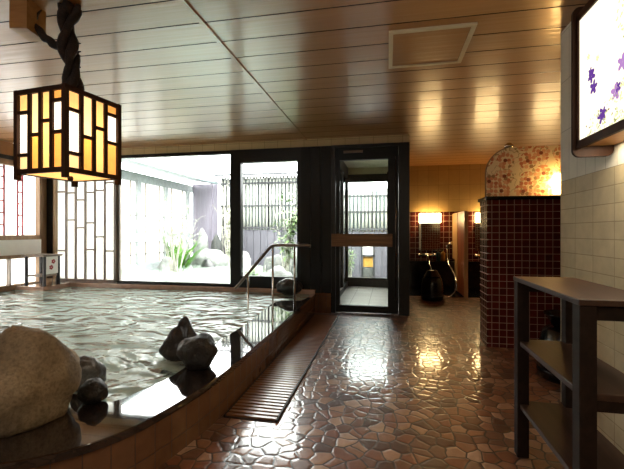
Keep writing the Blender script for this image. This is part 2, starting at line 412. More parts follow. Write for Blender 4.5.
cb = MB()
y = 3.56 - 0.255 * 24
cb.box((XL, -2.4, H + 0.012), (3.4, 5.6, H + 0.08), M['groove'])
cb.box((0.2, 5.6, H + 0.012), (3.4, YS, H + 0.08), M['groove'])
cb.mat(M['ceil'])
while y < YS:
    y0, y1 = max(y + 0.005, -2.4), min(y + 0.255 - 0.005, YS)
    if y1 > y0:
        def board(xa, ya, yb):
            cb.quad([(xa, ya, H), (xa, yb, H), (3.4, yb, H), (3.4, ya, H)], M['ceil'])
            cb.quad([(xa, ya, H), (3.4, ya, H), (3.4, ya, H + .03), (xa, ya, H + .03)], M['groove'])
            cb.quad([(xa, yb, H), (xa, yb, H + .03), (3.4, yb, H + .03), (3.4, yb, H)], M['groove'])
        if y0 < 5.55: board(XL, y0, min(y1, 5.6))
        if y1 > 5.6: board(.2, max(y0, 5.6), y1)
    y += 0.255
S(cb.build('ceiling', fix=False), 'glossy brown plank ceiling with thin dark joints', 'ceiling')
S(rbox((-1.185, -2.4, H - 0.012), (-1.155, 5.48, H), 'trim_1', M['ceil']), 'slim joint strip running along the plank ceiling', 'trim')
hb = MB()
a, b_ = 0.005, 0.565; y0, y1 = 2.62, 3.2
for q in (((a, y0), (b_, y0 + .03)), ((a, y1 - .03), (b_, y1)), ((a, y0 + .03), (a + .03, y1 - .03)), ((b_ - .03, y0 + .03), (b_, y1 - .03))):
    hb.box((q[0][0], q[0][1], H - .014), (q[1][0], q[1][1], H), M['cream'])
hatch = thing('ceiling_hatch', 'square ceiling access hatch with a pale frame', 'hatch', (0.285, 2.91, H))
fr_ = hb.build('frame', None, hatch)
rbox((a + .03, y0 + .03, H - .006), (b_ - .03, y1 - .03, H), 'hatch_cover', M['ceil'], hatch)

# right wall: lower beige tiles, upper grey tiles
wr = MB()
wr.box((XR, -2.4, 0), (XR + .16, 2.88, 1.49), M['wallR_low']); wr.box((XR, -2.4, 1.49), (XR + .16, 2.88, H), M['wallR_up'])
S(wr.build('wall_right'), 'beige tiled side wall with paler grey tiles above', 'wall')
S(rbox((3.4, -2.4, 0), (3.5, YS, H), 'wall_far_right', M['cream']), 'cream wall beyond the red tiled partition', 'wall')
S(rbox((XL, -2.5, 0), (3.5, -2.4, H), 'wall_front', M['cream']), 'cream wall facing the glass doors', 'wall')

# shower wall at the far right
ws = MB()
ws.box((0.29, YS, 0), (3.4, YS + .1, 1.56), M['red_big']); ws.box((0.29, YS, 1.56), (3.4, YS + .1, H), M['wallS_up'])
S(ws.build('wall_shower'), 'washing area wall, dark red tiles below and ochre tiles above', 'wall')
S(rbox((0.29, 7.84, 0), (3.4, YS, 0.58), 'trim_2', M['blackledge'], bev=.008), 'black stone ledge along the washing area wall', 'ledge')
S(rbox((0.29, 7.12, -.02), (3.4, 7.84, .006), 'trim_7', M['blackledge']), 'black stone floor strip before the washing area ledge', 'floor')
S(rbox((0.2, 5.56, 0), (0.29, YS, H), 'wall_divider', M['darkplaster']), 'dark wall between entrance lobby and washing area', 'wall')

# partition with dark red tiles
PX0, PY0, PY1, PZ = 0.972, 4.10, 4.40, 1.47
pr = MB()
pr.box((PX0 + .004, PY0, 0), (3.4, PY1, PZ), M['red_y'])
pr.quad([(PX0, PY1, 0), (PX0, PY0, 0), (PX0, PY0, PZ), (PX0, PY1, PZ)], M['red_x'])
pr.quad([(PX0, PY0 - .001, 0), (PX0 + .012, PY0 - .001, 0), (PX0 + .012, PY0 - .001, PZ), (PX0, PY0 - .001, PZ)], M['red_x'])
part = S(pr.build('wall_partition', fix=False), 'low dark red tiled partition wall beside the washing area', 'wall')
S(rbox((PX0 - .02, PY0 - .02, PZ), (3.4, PY1 + .02, PZ + .035), 'trim_3', M['blackledge'], bev=.006), 'black capping ledge along the red tiled partition', 'ledge')

# back wall header and the base under the glass
wb = MB()
wb.box((XL, YB - .03, 2.385), (0.29, YB + .09, H), M['header'])
S(wb.build('wall_back'), 'narrow strip of beige tiles above the glass doors', 'wall')
S(rbox((XL, YB - .12, -.4), (-1.02, YB + .1, 0.325), 'trim_4', M['ledge'], bev=.006), 'pinkish stone sill ledge at the back of the bath', 'ledge')

# left wall with frosted windows
wl = MB()
Y0w, Y1w = 3.15, 5.32
wl.box((XL - .12, -2.4, -.4), (XL, Y0w, H), M['cream'])
wl.box((XL - .12, Y1w, -.4), (XL, YB + .1, H), M['pinewood'])
wl.box((XL - .12, Y0w, 2.26), (XL, Y1w, H), M['ceil']); wl.box((XL, Y0w, 2.24), (XL + .025, Y1w, 2.30), M['black'])
wl.box((XL - .12, Y0w, -.4), (XL, Y1w, 0.30), M['ledge'])
S(wl.build('wall_left'), 'plaster wall behind the bath holding frosted windows', 'wall')
w1 = S(thing('window_1', None, None, (XL, 4.2, .3)), 'frosted side window with thin red bars above a pale sill', 'window')
g = MB(); X = XL
for z0, z1 in ((.30, .345), (.745, .80), (1.03, 1.10), (2.16, 2.26)): g.box((X - .1, Y0w, z0), (X + .02, Y1w, z1), M['pinewood'])
for yy in (Y0w, Y1w - .05): g.box((X - .1, yy, .3), (X + .02, yy + .05, 2.26), M['pinewood'])
g.box((X - .08, 4.78, .345), (X + .005, 4.80, .745), M['greywood']); g.box((X - .08, 4.2, .345), (X + .005, 4.22, .745), M['greywood'])
g.build('window_frame', None, w1)
rbox((X - .1, Y0w + .05, .80), (X + .05, Y1w - .05, 1.03), 'sill_panel', M['white'], w1)
rbox((X - .07, Y0w + .05, 1.10), (X - .06, Y1w - .05, 2.16), 'upper_pane', M['frost'], w1)
rbox((X - .07, Y0w + .05, .345), (X - .06, Y1w - .05, .745), 'lower_pane', M['frost'], w1)
g = MB()
for i in range(7):
    ya = 5.035 - i * .30
    for yy in (ya, ya - .085): g.box((X - .058, yy - .011, 1.10), (X - .04, yy + .011, 2.16), M['red'])
    for k, zz in enumerate((1.22, 1.4, 1.58, 1.76, 1.94, 2.08)): g.box((X - .056, ya - .085, zz + .03 * (i % 2)), (X - .044, ya, zz + .022 + .03 * (i % 2)), M['red'])
g.build('red_lattice', None, w1)

# lattice window in the back wall
w2 = S(thing('window_2', None, None, (-4.9, YB, .33)), 'tall white lattice window with staggered grey wooden bars', 'window')
LX0, LX1 = -5.44, -4.29
g = MB()
g.box((LX0 - .16, YB - .06, .325), (LX0 - .05, YB + .06, 2.385), M['black'])
g.box((LX0 - .05, YB - .05, .325), (LX0, YB + .05, 2.385), M['pinewood'])
g.box((LX1 - .05, YB - .05, .325), (LX1, YB + .05, 2.385), M['greywood'])
g.box((LX0, YB - .05, .325), (LX1, YB + .05, .375), M['greywood']); g.box((LX0, YB - .05, 2.32), (LX1, YB + .05, 2.385), M['greywood'])
g.build('window_frame', None, w2)
g = MB(); n = 6; wd = (LX1 - .05 - LX0) / n
for i in range(1, n): g.box((LX0 + i * wd - .017, YB - .03, .375), (LX0 + i * wd + .017, YB - .005, 2.32), M['greywood'])
hor = [(1.82, .84), (1.80, 1.35), (1.68, 1.22), (1.8, 1.3, .86), (1.83, 1.07), (1.95, .84)]
for i, hs in enumerate(hor):
    for z in hs: g.box((LX0 + i * wd, YB - .028, z - .014), (LX0 + (i + 1) * wd, YB - .008, z + .014), M['greywood'])
g.build('lattice', None, w2)
rbox((LX0, YB - .004, .375), (LX1 - .05, YB + .004, 2.32), 'frosted_pane', M['frost'], w2)

# big picture window
w3 = S(thing('window_3', None, None, (-3.3, YB, .33)), 'large clear window onto the garden bath', 'window')
g = MB(); a0, a1 = LX1, -2.335
g.box((a0, YB - .04, .325), (a1, YB + .04, .365), M['black']); g.box((a0, YB - .04, 2.335), (a1, YB + .04, 2.385), M['black'])
g.box((a0, YB - .02, .365), (a0 + .03, YB + .04, 2.335), M['greywood'])
g.build('window_frame', None, w3)
rbox((a0 + .03, YB - .003, .365), (a1, YB + .003, 2.335), 'pane', M['glass'], w3)

# sliding glass door above the bath + black panel
d2 = S(thing('door_2', None, None, (-1.8, YB, .33)), 'black framed sliding glass door between the bath and garden', 'door')
g = MB()
for x0, x1 in ((-2.335, -2.17), (-1.30, -1.24)): g.box((x0, YB - .05, .325), (x1, YB + .05, 2.385), M['black'])
g.box((-2.17, YB - .05, .325), (-1.30, YB + .05, .49), M['black']); g.box((-2.17, YB - .05, 2.19), (-1.30, YB + .05, 2.385), M['black'])
g.build('door_frame', None, d2)
rbox((-2.17, YB - .003, .49), (-1.30, YB + .003, 2.19), 'pane', M['glass'], d2)
MB().tube([(-1.27, YB - .055, .98), (-1.27, YB - .055, 1.0)], .012, 10, M['chrome']).build('lock', None, d2)
g = MB()
for i in range(3): g.box((-1.24 + i * .149, YB - .05, .28), (-1.24 + (i + 1) * .149 - .006, YB + .05, 2.385), M['blacksheen'])
g.box((-1.24, YB - .03, .28), (-.793, YB + .03, 2.385), M['black'])
S(g.build('wall_panel'), 'black panelled strip of wall between the two glass doors', 'wall')
g = MB().mat(M['skirt']); g.box((-1.02, YB - .11, 0), (-.793, YB + .08, .28), M['skirt'])
ob = g.build('wall_base'); uvl = ob.data.uv_layers.new()
for p in ob.data.polygons:
    for li in p.loop_indices:
        c = ob.data.vertices[ob.data.loops[li].vertex_index].co; uvl.data[li].uv = (c.x + c.y, c.z)
S(ob, 'low brown tiled base under the black wall panel', 'wall')

# hinged glass door with a plank
d1 = S(thing('door_1', None, None, (-.33, YB, 0)), 'black framed glass door with a wooden push plank', 'door')
g = MB()
g.box((-.793, YB - .07, 0), (-.735, YB + .06, 2.385), M['black']); g.box((.145, YB - .07, 0), (.29, YB + .09, 2.385), M['black'])
g.box((-.735, YB - .07, 2.345), (.145, YB + .06, 2.385), M['black'])
g.build('door_frame', None, d1)
g = MB()
g.box((-.730, YB - .045, .012), (-.676, YB + .02, 2.34), M['blacksheen']); g.box((.0, YB - .045, .012), (.14, YB + .02, 2.34), M['blacksheen'])
g.box((-.676, YB - .045, .012), (0, YB + .02, .11), M['blacksheen']); g.box((-.676, YB - .045, 2.17), (0, YB + .02, 2.34), M['blacksheen'])
leafo = g.build('door_leaf', None, d1)
rbox((-.676, YB - .012, .11), (0, YB - .006, 2.17), 'pane', M['glass'], leafo)
rbox((-.79, YB - .10, .945), (.06, YB - .05, 1.125), 'push_plank', M['plank'], leafo, .006)
MB().tube([(.105, YB - .055, .2), (.105, YB - .055, 2.2)], .006, 8, M['bronze']).build('stile_bead', None, leafo)
MB().box((-.62, YB - .07, 2.27), (-.35, YB - .045, 2.3), M['bronze']).build('door_closer', None, leafo)

# lobby behind the hinged door
lb = MB()
[lb.box((-.90, a_, 0), (-.83, a_ + .07, H), M['black']) for a_ in (5.58, 6.4, 7.25, 8.13)]; lb.box((-.9, 5.6, 0), (-.83, 8.2, .1), M['black']); lb.box((-.9, 5.6, 2.3), (-.83, 8.2, H), M['black']); lb.box((-.868, 5.65, .1), (-.862, 8.13, 2.3), M['glass']); lb.box((-.93, YB + .1, H), (.2, 8.2, H + .08), M['cream'])
lb.box((-.83, 8.1, 2.23), (.2, 8.2, H), M['cream'])
S(lb.build('wall_lobby'), 'walls and cream ceiling of the small entrance lobby', 'wall')
S(rbox((-.83, YB + .1, -.06), (.2, 8.2, .004), 'floor_lobby', M['vestfloor']), 'pale stone floor of the lobby behind the door', 'floor')
d3 = S(thing('door_3', None, None, (-.3, 8.14, 0)), 'dark framed outer glass door seen through the hinged door', 'door')
g = MB(); ya, yb = 8.08, 8.15
pL, pR = on_y(347.5, 200, 8.1).x, on_y(387, 200, 8.1).x
g.box((-.83, ya, 0), (pL, yb, 2.4), M['black']); g.box((pR, ya, 0), (.2, yb, 2.4), M['black'])
g.box((pL, ya, 0), (pR, yb, .19), M['black']); g.box((pL, ya, 2.2), (pR, yb, 2.36), M['black'])
g.box((-.40 - .012 + .0, ya + .02, .19), (-.388, yb - .02, .20), M['black'])
g.build('door_frame', None, d3)
rbox((pL, 8.11, .19), (pR, 8.116, 2.2), 'pane', M['glass'], d3)

# ------------------------------------------------------------------ bath pool
pool = S(thing('bath_pool', None, None, (-3, 3, 0)), 'large indoor bath with a wet black stone rim and brown tile skirting', 'bath')
# skirting with arc-length UV
sk = MB().mat(M['skirt']); uvs = []; bm = sk.bm; uvl = bm.loops.layers.uv.new('UVMap')
s_ = 0; prev = None; cols = []
for p in outer:
    if prev: s_ += math.dist(p, prev)
    prev = p; cols.append((bm.verts.new((p[0], p[1], 0)), bm.verts.new((p[0], p[1], .24)), s_))
for a, b in zip(cols, cols[1:]):
    f = sk._f([a[0], a[1], b[1], b[0]], True)
    for l, uv in zip(f.loops, ((a[2], 0), (a[2], .24), (b[2], .24), (b[2], 0))): l[uvl].uv = uv
sk.build('skirting', None, pool, fix=False)
def offs(pts, d):
    out = []
    for i, p in enumerate(pts):
        a, b = pts[max(i - 1, 0)], pts[min(i + 1, len(pts) - 1)]
        tx, ty = b[0] - a[0], b[1] - a[1]; L = math.hypot(tx, ty)
        out.append((p[0] - ty / L * d * -1, p[1] + tx / L * d * -1)) if False else out.append((p[0] + (-ty) / L * d, p[1] + tx / L * d))
    return out
nose = offs(outer, .012)
rm = MB().mat(M['rim']); bm = rm.bm; n = min(len(nose), len(inner))
def resample(pts, n):
    L = [0]
    for a, b in zip(pts, pts[1:]): L.append(L[-1] + math.dist(a, b))
    out = []; j = 0
    for i in range(n):
        t = L[-1] * i / (n - 1)
        while j < len(pts) - 2 and L[j + 1] < t: j += 1
        k = (t - L[j]) / max(1e-9, L[j + 1] - L[j]); out.append(tuple(pts[j][q] + (pts[j + 1][q] - pts[j][q]) * min(1, k) for q in (0, 1)))
    return out
# pair the curves by section so that strips stay perpendicular
N = 140
no, ni = resample(nose, N), resample(inner, N)
loops = []
for (ox, oy), (ix, iy) in zip(no, ni):
    loops.append([bm.verts.new(q) for q in ((ox, oy, .232), (ox, oy, .266), (ox + (ix - ox) * .01, oy + (iy - oy) * .01, .27), (ix, iy, .27), (ix, iy, -.3))])
for a, b in zip(loops, loops[1:]):
    for k in range(4): rm._f([a[k], a[k + 1], b[k + 1], b[k]], False)
rm.build('rim', None, pool)
pb = MB().mat(M['pooltile'])
pb.prism([(x, y) for x, y in ni] + [(XL, YB - .1)], 'z', -.4, -.3, M['pooltile'])
pb.build('pool_floor', None, pool)
wt = MB().mat(M['water'])
wp = [(x + 0.0, y) for x, y in ni] + [(XL, YB - .115), (-1.07, YB - .115)]
wt._f([wt.bm.verts.new((x, y, .262)) for x, y in wp])
o = wt.build('water_bath'); S(o, 'rippling pale green hot water filling the indoor bath', 'water')

# drain grate beside the pool
gr = thing('drain_grate', 'long brown slatted drain grate along the bath skirting', 'grate', (-.75, 3.5, 0))
g = MB(); yy = 2.24
while yy < 5.2:
    g.box((-.99, yy, 0.004), (-.668, yy + .024, .014), M['grate']); yy += .045
g.build('slats', None, gr)
g = MB(); g.box((-1.0, 2.22, .001), (-.655, 5.24, .004), M['gratedark'])
for x in (-1.0, -.665): g.box((x, 2.22, .004), (x + .010, 5.24, .017), M['gratedark'])
g.build('channel', None, gr)

# ------------------------------------------------------------------ rocks
def rock(name, c, size, seed, m, label=None, cat='rock', group=None, amp=.22, sub=4, freq=1.2, rot=0.0, zmin=None, peak=None):
    bm = bmesh.new(); bmesh.ops.create_icosphere(bm, subdivisions=sub, radius=1.0)
    off = Vector((seed * 3.7, seed * 1.3, seed * 2.1))
    R = Matrix.Rotation(rot, 3, 'Z')
    for v in bm.verts:
        p = v.co.copy().normalized()
        d = 1 + amp * noise.fractal(p * freq + off, 1.0, 2.0, 4) + .5 * amp * (noise.cell(p * 1.6 + off) - .5) * .35
        q = Vector((p.x * size[0], p.y * size[1], p.z * size[2])) * d
        if peak and p.z > 0: q.z += peak * max(0, p.z) ** 4; q.x *= 1 - .45 * p.z; q.y *= 1 - .45 * p.z
        q = R @ q
        if zmin is not None and c[2] + q.z < zmin: q.z = zmin - c[2]
        v.co = q
    for f in bm.faces: f.smooth = True
    me = bpy.data.meshes.new(name); bm.to_mesh(me); bm.free(); me.materials.append(m)
    o = bpy.data.objects.new(name, me); C.objects.link(o); o.location = c
    if label: tag(o, label, cat, group)
    return o
rock('boulder', (-1.755, 1.53, .41), (.275, .235, .265), 23, M['boulder'], 'large tan boulder resting on the near edge of the bath', amp=.2, zmin=.2705)
rock('rock', (-1.70, 1.92, .31), (.09, .09, .13), 5, M['greyrock'], 'grey rock half hidden behind the large tan boulder', amp=.2, zmin=.0)
rock('rock', (-1.50, 1.73, .325), (.07, .065, .065), 8, M['darkrock'], 'small dark round rock on the rim right of the tan boulder', amp=.16, zmin=.2705)
rock('rock', (-1.42, 2.50, .32), (.18, .11, .14), 11, M['darkrock'], 'pointed dark wet rock standing in the bath water', amp=.26, peak=.09, zmin=-.29)
rock('rock', (-1.215, 2.31, .375), (.125, .12, .115), 14, M['darkrock'], 'rounded dark wet rock on the bath rim before the pointed rock', amp=.2, zmin=.2705)
rock('rock', (-1.36, 5.22, .38), (.18, .11, .13), 17, M['blackrock'], 'black wet rock in the bath corner below the sliding door', amp=.2, zmin=-.29)

# ------------------------------------------------------------------ handrail
hr = thing('handrail', 'metal handrail with three chrome posts leading down into the bath', 'handrail', (-1.3, 4.2, .27))
yR = 4.2
MB().tube([(-1.74, yR, .50), (-1.70, yR, .54), (-1.33, yR, .965), (-1.29, yR, .995), (-1.24, yR, 1.0), (-.88, yR, 1.0), (-.85, yR, .99)], .017, 12, M['bronze']).build('rail', None, hr)
for x, zt, zb in ((-1.587, .655, -.29), (-1.29, .985, -.29), (-1.035, .99, .272)):
    MB().tube([(x, yR, zb), (x, yR, zt)], .011, 12, M['chrome']).build('post', None, hr)

# ------------------------------------------------------------------ lantern hung from the ceiling
Pn = Vector((-1.316, 2.04)); 
def camxy(xc, zc): return Vector((xc * CS - zc * SN, xc * SN + zc * CS))
A = camxy(-1.316, 2.04); B = camxy(-1.195, 2.397); D = camxy(-1.676, 2.154); Cc = (B + D) / 2
eR = (B - A).normalized(); eL = (D - A).normalized(); LW = .377; z0, z1 = 1.475, 1.944
lamp = thing('pendant_lantern', 'square hanging lantern with amber paper panes in a dark wooden lattice', 'lamp', (Cc.x, Cc.y, z0))
fm = MB(); V3 = lambda p, z: Vector((p.x, p.y, z)); UZ = Vector((0, 0, 1)); eR3, eL3 = V3(eR, 0), V3(eL, 0)
hw = LW / 2
for sx in (-1, 1):
    for sy in (-1, 1):
        p = Cc + eR * (hw - .011) * sx + eL * (hw - .011) * sy
        fm.obox(V3(p, (z0 + z1) / 2 - .016), eR3, eL3, UZ, .013, .013, (z1 - z0) / 2 + .016, M['darkwood'])
for zz in (z0 + .013, z1 - .013):
    for s in (-1, 1):
        fm.obox(V3(Cc + eL * (hw - .011) * s, zz), eR3, eL3, UZ, hw - .02, .010, .013, M['darkwood'])
        fm.obox(V3(Cc + eR * (hw - .011) * s, zz), eR3, eL3, UZ, .010, hw - .02, .013, M['darkwood'])
fm.build('frame', None, lamp)
splits = [(.24, .81), (.55,), (.38,), (.13, .54)]
def face(o, ex, nrm, order):
    # o: left end of the face (2D), ex: along the face
    lt = MB(); pn = MB(); w = LW - .05; zz0, zz1 = z0 + .026, z1 - .026; cw = w / 4
    for i in range(1, 4): lt.obox(V3(o + ex * (.025 + i * cw), (zz0 + zz1) / 2), V3(ex, 0), V3(nrm, 0), UZ, .0115, .008, (zz1 - zz0) / 2, M['darkwood'])
    for i in range(4):
        sp = splits[order[i]]; xs0 = .025 + i * cw
        for f in sp: lt.obox(V3(o + ex * (xs0 + cw / 2), zz1 - f * (zz1 - zz0)), V3(ex, 0), V3(nrm, 0), UZ, cw / 2, .008, .0095, M['darkwood'])
        ed = (0,) + sp + (1,)
        for k in range(len(ed) - 1):
            za, zb = zz1 - ed[k] * (zz1 - zz0), zz1 - ed[k + 1] * (zz1 - zz0)
            m = M['white_paper'] if (len(sp) == 2 and k == 1) else M[('honey', 'amber', 'cream_paper', 'amber', 'honey')[(i * 2 + k + order[0]) % 5]]
            q = [V3(o + ex * xs0 - nrm * .004, za), V3(o + ex * (xs0 + cw) - nrm * .004, za), V3(o + ex * (xs0 + cw) - nrm * .004, zb), V3(o + ex * xs0 - nrm * .004, zb)]
            pn.quad(q, m)
    l_ = lt.build('lattice', None, lamp); pn.build('paper_pane', None, l_, fix=False)
inn = .012
face(D - eL * .0 + eR * inn, -eL, -eR, (0, 1, 2, 3))
face(A + eL * inn, eR, -eL, (0, 1, 2, 3))
face(B - eR * inn, eL, eR, (0, 1, 2, 3))
face(B + eL * LW - eL * inn, -eR, eL, (0, 1, 2, 3))
q = [V3(Cc + eR * (hw - .02) * a + eL * (hw - .02) * b, z0 + .006) for a, b in ((-1, -1), (1, -1), (1, 1), (-1, 1))]
MB().quad(q, M['honey']).build('bottom_pane', None, lamp)
MB().obox(V3(Cc, z1 - .004), eR3, eL3, UZ, hw - .02, hw - .02, .004, M['darkwood']).build('top_board', None, lamp)
MB().lathe([(0, -.02), (.014, -.014), (.016, 0), (.01, .012), (0, .014)], (Cc.x, Cc.y, z0 - .004), 14, M['darkwood']).build('bottom_knob', None, lamp)
# gnarled branch that carries it
random.seed(4)
bp = []
def wig(p0, p1, n, r0, r1, w, seed):
    pts = []; rad = []
    for i in range(n + 1):
        t = i / n; p = p0.lerp(p1, t)
        p = p + Vector((noise.noise(Vector((t * 4, seed, 0))), noise.noise(Vector((t * 4, seed, 9))), 0)) * w
        pts.append(p); rad.append((r0 + (r1 - r0) * t) * (1 + .25 * noise.noise(Vector((t * 7, seed, 5)))))
    return pts, rad
bq = MB().mat(M['branch'])
top = V3(Cc, H - .005); bot = V3(Cc, z1)
for k in range(3):        # twisted strands
    pts = []; rad = []
    for i in range(25):
        t = i / 24; a = t * 7.5 + k * 2 * PI / 3
        bulge = .018 + .016 * abs(math.sin(t * PI * 2.6 + .4))
        pts.append(bot.lerp(top, t) + Vector((math.cos(a) * bulge, math.sin(a) * bulge, 0)) + Vector((.014 * math.sin(t * 6), .01 * math.cos(t * 5), 0)))
        rad.append(.019 + .009 * math.sin(t * PI * 2.6 + .4) ** 2 + .003 * random.random())
    bq.tube(pts, rad, 9)
blk = Vector(on_z(38, 22, 0)); 
cr = Vector((CS, SN, 0))
start = bot.lerp(top, .56); elbow = bot.lerp(top, .50) - cr * .10; end = bot.lerp(top, .80) - cr * .215
pts = []; rad = []
for i in range(15):
    t = i / 14; p = start * (1 - t) ** 2 + elbow * 2 * t * (1 - t) + end * t * t
    pts.append(p + Vector((0, 0, .008 * math.sin(i * 1.7)))); rad.append(.024 - .006 * t + .004 * random.random())
bq.tube(pts, rad, 8)
for k in range(3):
    a = pts[-1]; bq.tube([a, a + Vector((-.03 + .02 * k, .01, .03 + .02 * k)), a + Vector((-.04 + .035 * k, .02, .06 + .02 * k))], [.012, .009, .004], 6)
for k in range(9):
    t = random.uniform(.3, .95); p = bot.lerp(top, t); a = random.uniform(0, 6.28)
    d = Vector((math.cos(a), math.sin(a), .35)); bq.tube([p + d * .03, p + d * .055], [.008, .003], 6)
for k in range(5):
    a = k * 1.25; d = Vector((math.cos(a), math.sin(a), 0)); bq.tube([top - Vector((0, 0, .06)) + d * .02, top + d * .05 - Vector((0, 0, .02)), top + d * .055], [.018, .018, .012], 7)
bq.build('branch_hanger', None, lamp)
bpos = end + Vector((-.02, 0, 0))
bk = MB()
c0 = camxy((16 - 312) * 2.05 / 383, 2.05)
ex = Vector((1, 0, 0))
bk.box((-2.1, bpos.y - .12, 2.30), (-1.93, bpos.y + .35, H), M['beamwood']) if False else None
e1 = end - cr * .035
bk.obox((e1.x, e1.y, 2.41), cr, Vector((-SN, CS, 0)), UZ, .05, .08, .09, M['beamwood'])
S(bk.build('trim_5'), 'wooden block under the ceiling beside the lantern branch', 'trim')

pl = bpy.data.lights.new('lantern_bulb', 'POINT'); pl.energy = 3.6; pl.color = (1, .66, .34); pl.shadow_soft_size = .05
po = bpy.data.objects.new('lantern_bulb', pl); C.objects.link(po); po.location = (Cc.x, Cc.y, (z0 + z1) / 2)

# ------------------------------------------------------------------ dark open shelf
sh = thing('open_shelf', 'dark wooden open shelf unit with three boards by the tiled wall', 'shelf', (.79, 1.83, 0))
X0, X1, Ya, Yb = .648, .925, 1.475, 2.175; ZT = .918; pw = .055
for x in (X0, X1 - pw):
    for y in (Ya, Yb - pw): rbox((x, y, 0), (x + pw, y + pw, ZT - .022), 'leg', M['shelfwood'], sh, .003)
rbox((X0 - .004, Ya - .004, ZT - .022), (X1 + .004, Yb + .004, ZT), 'top_board', M['shelftop'], sh, .003)
for z in (.593, .273):
    rbox((X0 + .012, Ya + .006, z - .024), (X1 - .012, Yb - .006, z), 'shelf_board', M['shelftop'], sh, .003)
for y in (Ya + .008, Yb - pw + .012):
    for z in (.86, .545, .225): rbox((X0 + pw, y, z - .035 + .02), (X1 - pw, y + .03, z + .02 + .012), 'cross_rail', M['shelfwood'], sh, .002)

# ------------------------------------------------------------------ lit sign lantern on the right wall
sg = thing('wall_lantern', 'lit wall lantern with purple flowers painted on its white panel', 'lamp', (XR, 1.8, 1.6))
PX = .975; y0, y1 = 1.25, 2.25; zb, zt = 1.605, 2.27
def rounded(a0, a1, b0, b1, r):
    out = []
    for cx, cy, s in ((a0 + r, b0 + r, PI), (a1 - r, b0 + r, 1.5 * PI), (a1 - r, b1 - r, 0), (a0 + r, b1 - r, .5 * PI)):
        for k in range(6): a = s + k * PI / 10; out.append((cx + r * math.cos(a), cy + r * math.sin(a)))
    return out
for yy in (y1, y0 - .02):
    MB().prism(rounded(PX - .018, XR - .001, 1.545, 2.335, .035), 'y', yy, yy + .02, M['darkwood']).build('end_board', None, sg)
g = MB()
for z in (zb, zt - .0): g.box((PX - .004, y0, z - .02), (PX + .014, y1, z + .02), M['darkwood'])
for y in (y0, y1 - .022): g.box((PX - .004, y, zb), (PX + .014, y + .022, zt), M['darkwood'])
g.build('frame', None, sg)
pnl = MB().box((PX + .004, y0 + .022, zb + .02), (PX + .008, y1 - .022, zt - .02), M['signglow']).build('lit_panel', None, sg)
g = MB(); g.box((PX + .03, y0, zb - .005), (XR - .001, y1, zb + .01), M['beamwood']); g.build('bottom_board', None, sg)
MB().box((PX + .014, y0, zt), (XR - .001, y1, zt + .012), M['darkwood']).build('top_board', None, sg)
random.seed(21); fl = MB(); xf = PX + .003
def petal(y, z, a, L, W, m):
    d = (math.cos(a), math.sin(a)); nn = (-d[1], d[0])
    P = [(0, 0), (.35, .5), (.8, .45), (1, 0), (.8, -.45), (.35, -.5)]
    fl.quad([(xf - random.random() * .0015, y + d[0] * L * p + nn[0] * W * q, z + d[1] * L * p + nn[1] * W * q) for p, q in P], m)
def flower(y, z, s, m):
    a0 = random.random() * 6
    for k in range(5): petal(y, z, a0 + k * 1.256, s, s * .55, m)
def yz(px, py): v = on_x(px, py, PX); return v.y, v.z
for px, py, s, m in ((591, 76, .028, 'purple'), (593, 87, .028, 'purple'), (590, 72, .018, 'purple'), (615, 92, .03, 'lilac'), (617, 87, .02, 'purple'), (601, 116, .03, 'purple'), (603, 112, .02, 'purple'), (622, 62, .03, 'lilac'), (597, 58, .012, 'palegreen'), (588, 57, .012, 'palegreen')):
    y, z = yz(px, py); fl_all, fl = fl, MB(); flower(y, z, s * 1.35, M[m]); fl.build('painted_flower', None, pnl, fix=False); fl = fl_all
for k in range(110):
    px = 585 + 39 * random.random() ** .7; base = 139 - (px - 580) * .42
    py = base - random.random() ** 1.6 * (12 + (px - 585) * .9)
    y, z = yz(px, py)
    petal(y, z, random.random() * 6.28, random.uniform(.008, .02), random.uniform(.005, .012), M[random.choice(['green', 'palegreen', 'palegreen', 'palegreen', 'brownp'])])
for k in range(120):
    y = random.uniform(1.3, 1.9); z = zb + .03 + random.random() ** 1.7 * .5
    petal(y, z, random.random() * 6.28, random.uniform(.012, .025), random.uniform(.006, .012), M[random.choice(['green', 'palegreen', 'palegreen'])])
for k in range(40):
    px = random.uniform(612, 640); y, z = yz(px, random.uniform(2, 30)); 
    petal(y, min(z, 2.22), random.random() * 6.28, .014, .008, M['palegreen'])
fl.build('painted_leaves', None, pnl, fix=False)
al = bpy.data.lights.new('sign_lamp', 'AREA'); al.energy = 4; al.color = (1, .84, .6); al.shape = 'RECTANGLE'; al.size = .1; al.size_y = .9
ao = bpy.data.objects.new('sign_lamp', al); C.objects.link(ao); ao.location = (PX + .085, 1.75, zb - .008 - .0)

# ------------------------------------------------------------------ floral screen on the partition
FX0 = on_y(486, 170, 4.25).x; FZ = on_y(520, 147, 4.25).z; r = .27
poly = [(FX0, PZ + .035)] + [(FX0 + r - r * math.cos(k * PI / 20), FZ - r + r * math.sin(k * PI / 20)) for k in range(11)] + [(2.6, FZ), (2.6, PZ + .035)]
fs = thing('floral_screen', 'round cornered screen of orange floral cloth standing on the partition', 'screen', (1.6, 4.25, PZ))
MB().prism(poly, 'y', 4.235, 4.265, M['floral']).build('cloth_panel', None, fs)
eg = MB().mat(M['pinewood'])
eg.tube([(a, 4.25, b) for a, b in poly[:12]], .011, 8); eg.build('edge_trim', None, fs)
tp = on_y(509, 146, 4.25)
MB().lathe([(0, 0), (.045, 0), (.045, .02), (.02, .045), (0, .05)], (tp.x, 4.25, FZ), 16, M['chrome'], .6).build('top_bracket', None, fs)
lp = on_y(558, 185, 4.16)
ll = thing('ledge_lamp', 'small glowing lamp on the partition ledge before the floral screen', 'lamp', (lp.x, 4.17, PZ + .035))
MB().box((lp.x - .06, 4.125, PZ + .035), (lp.x + .10, 4.215, PZ + .05), M['blackplastic']).build('base', None, ll)
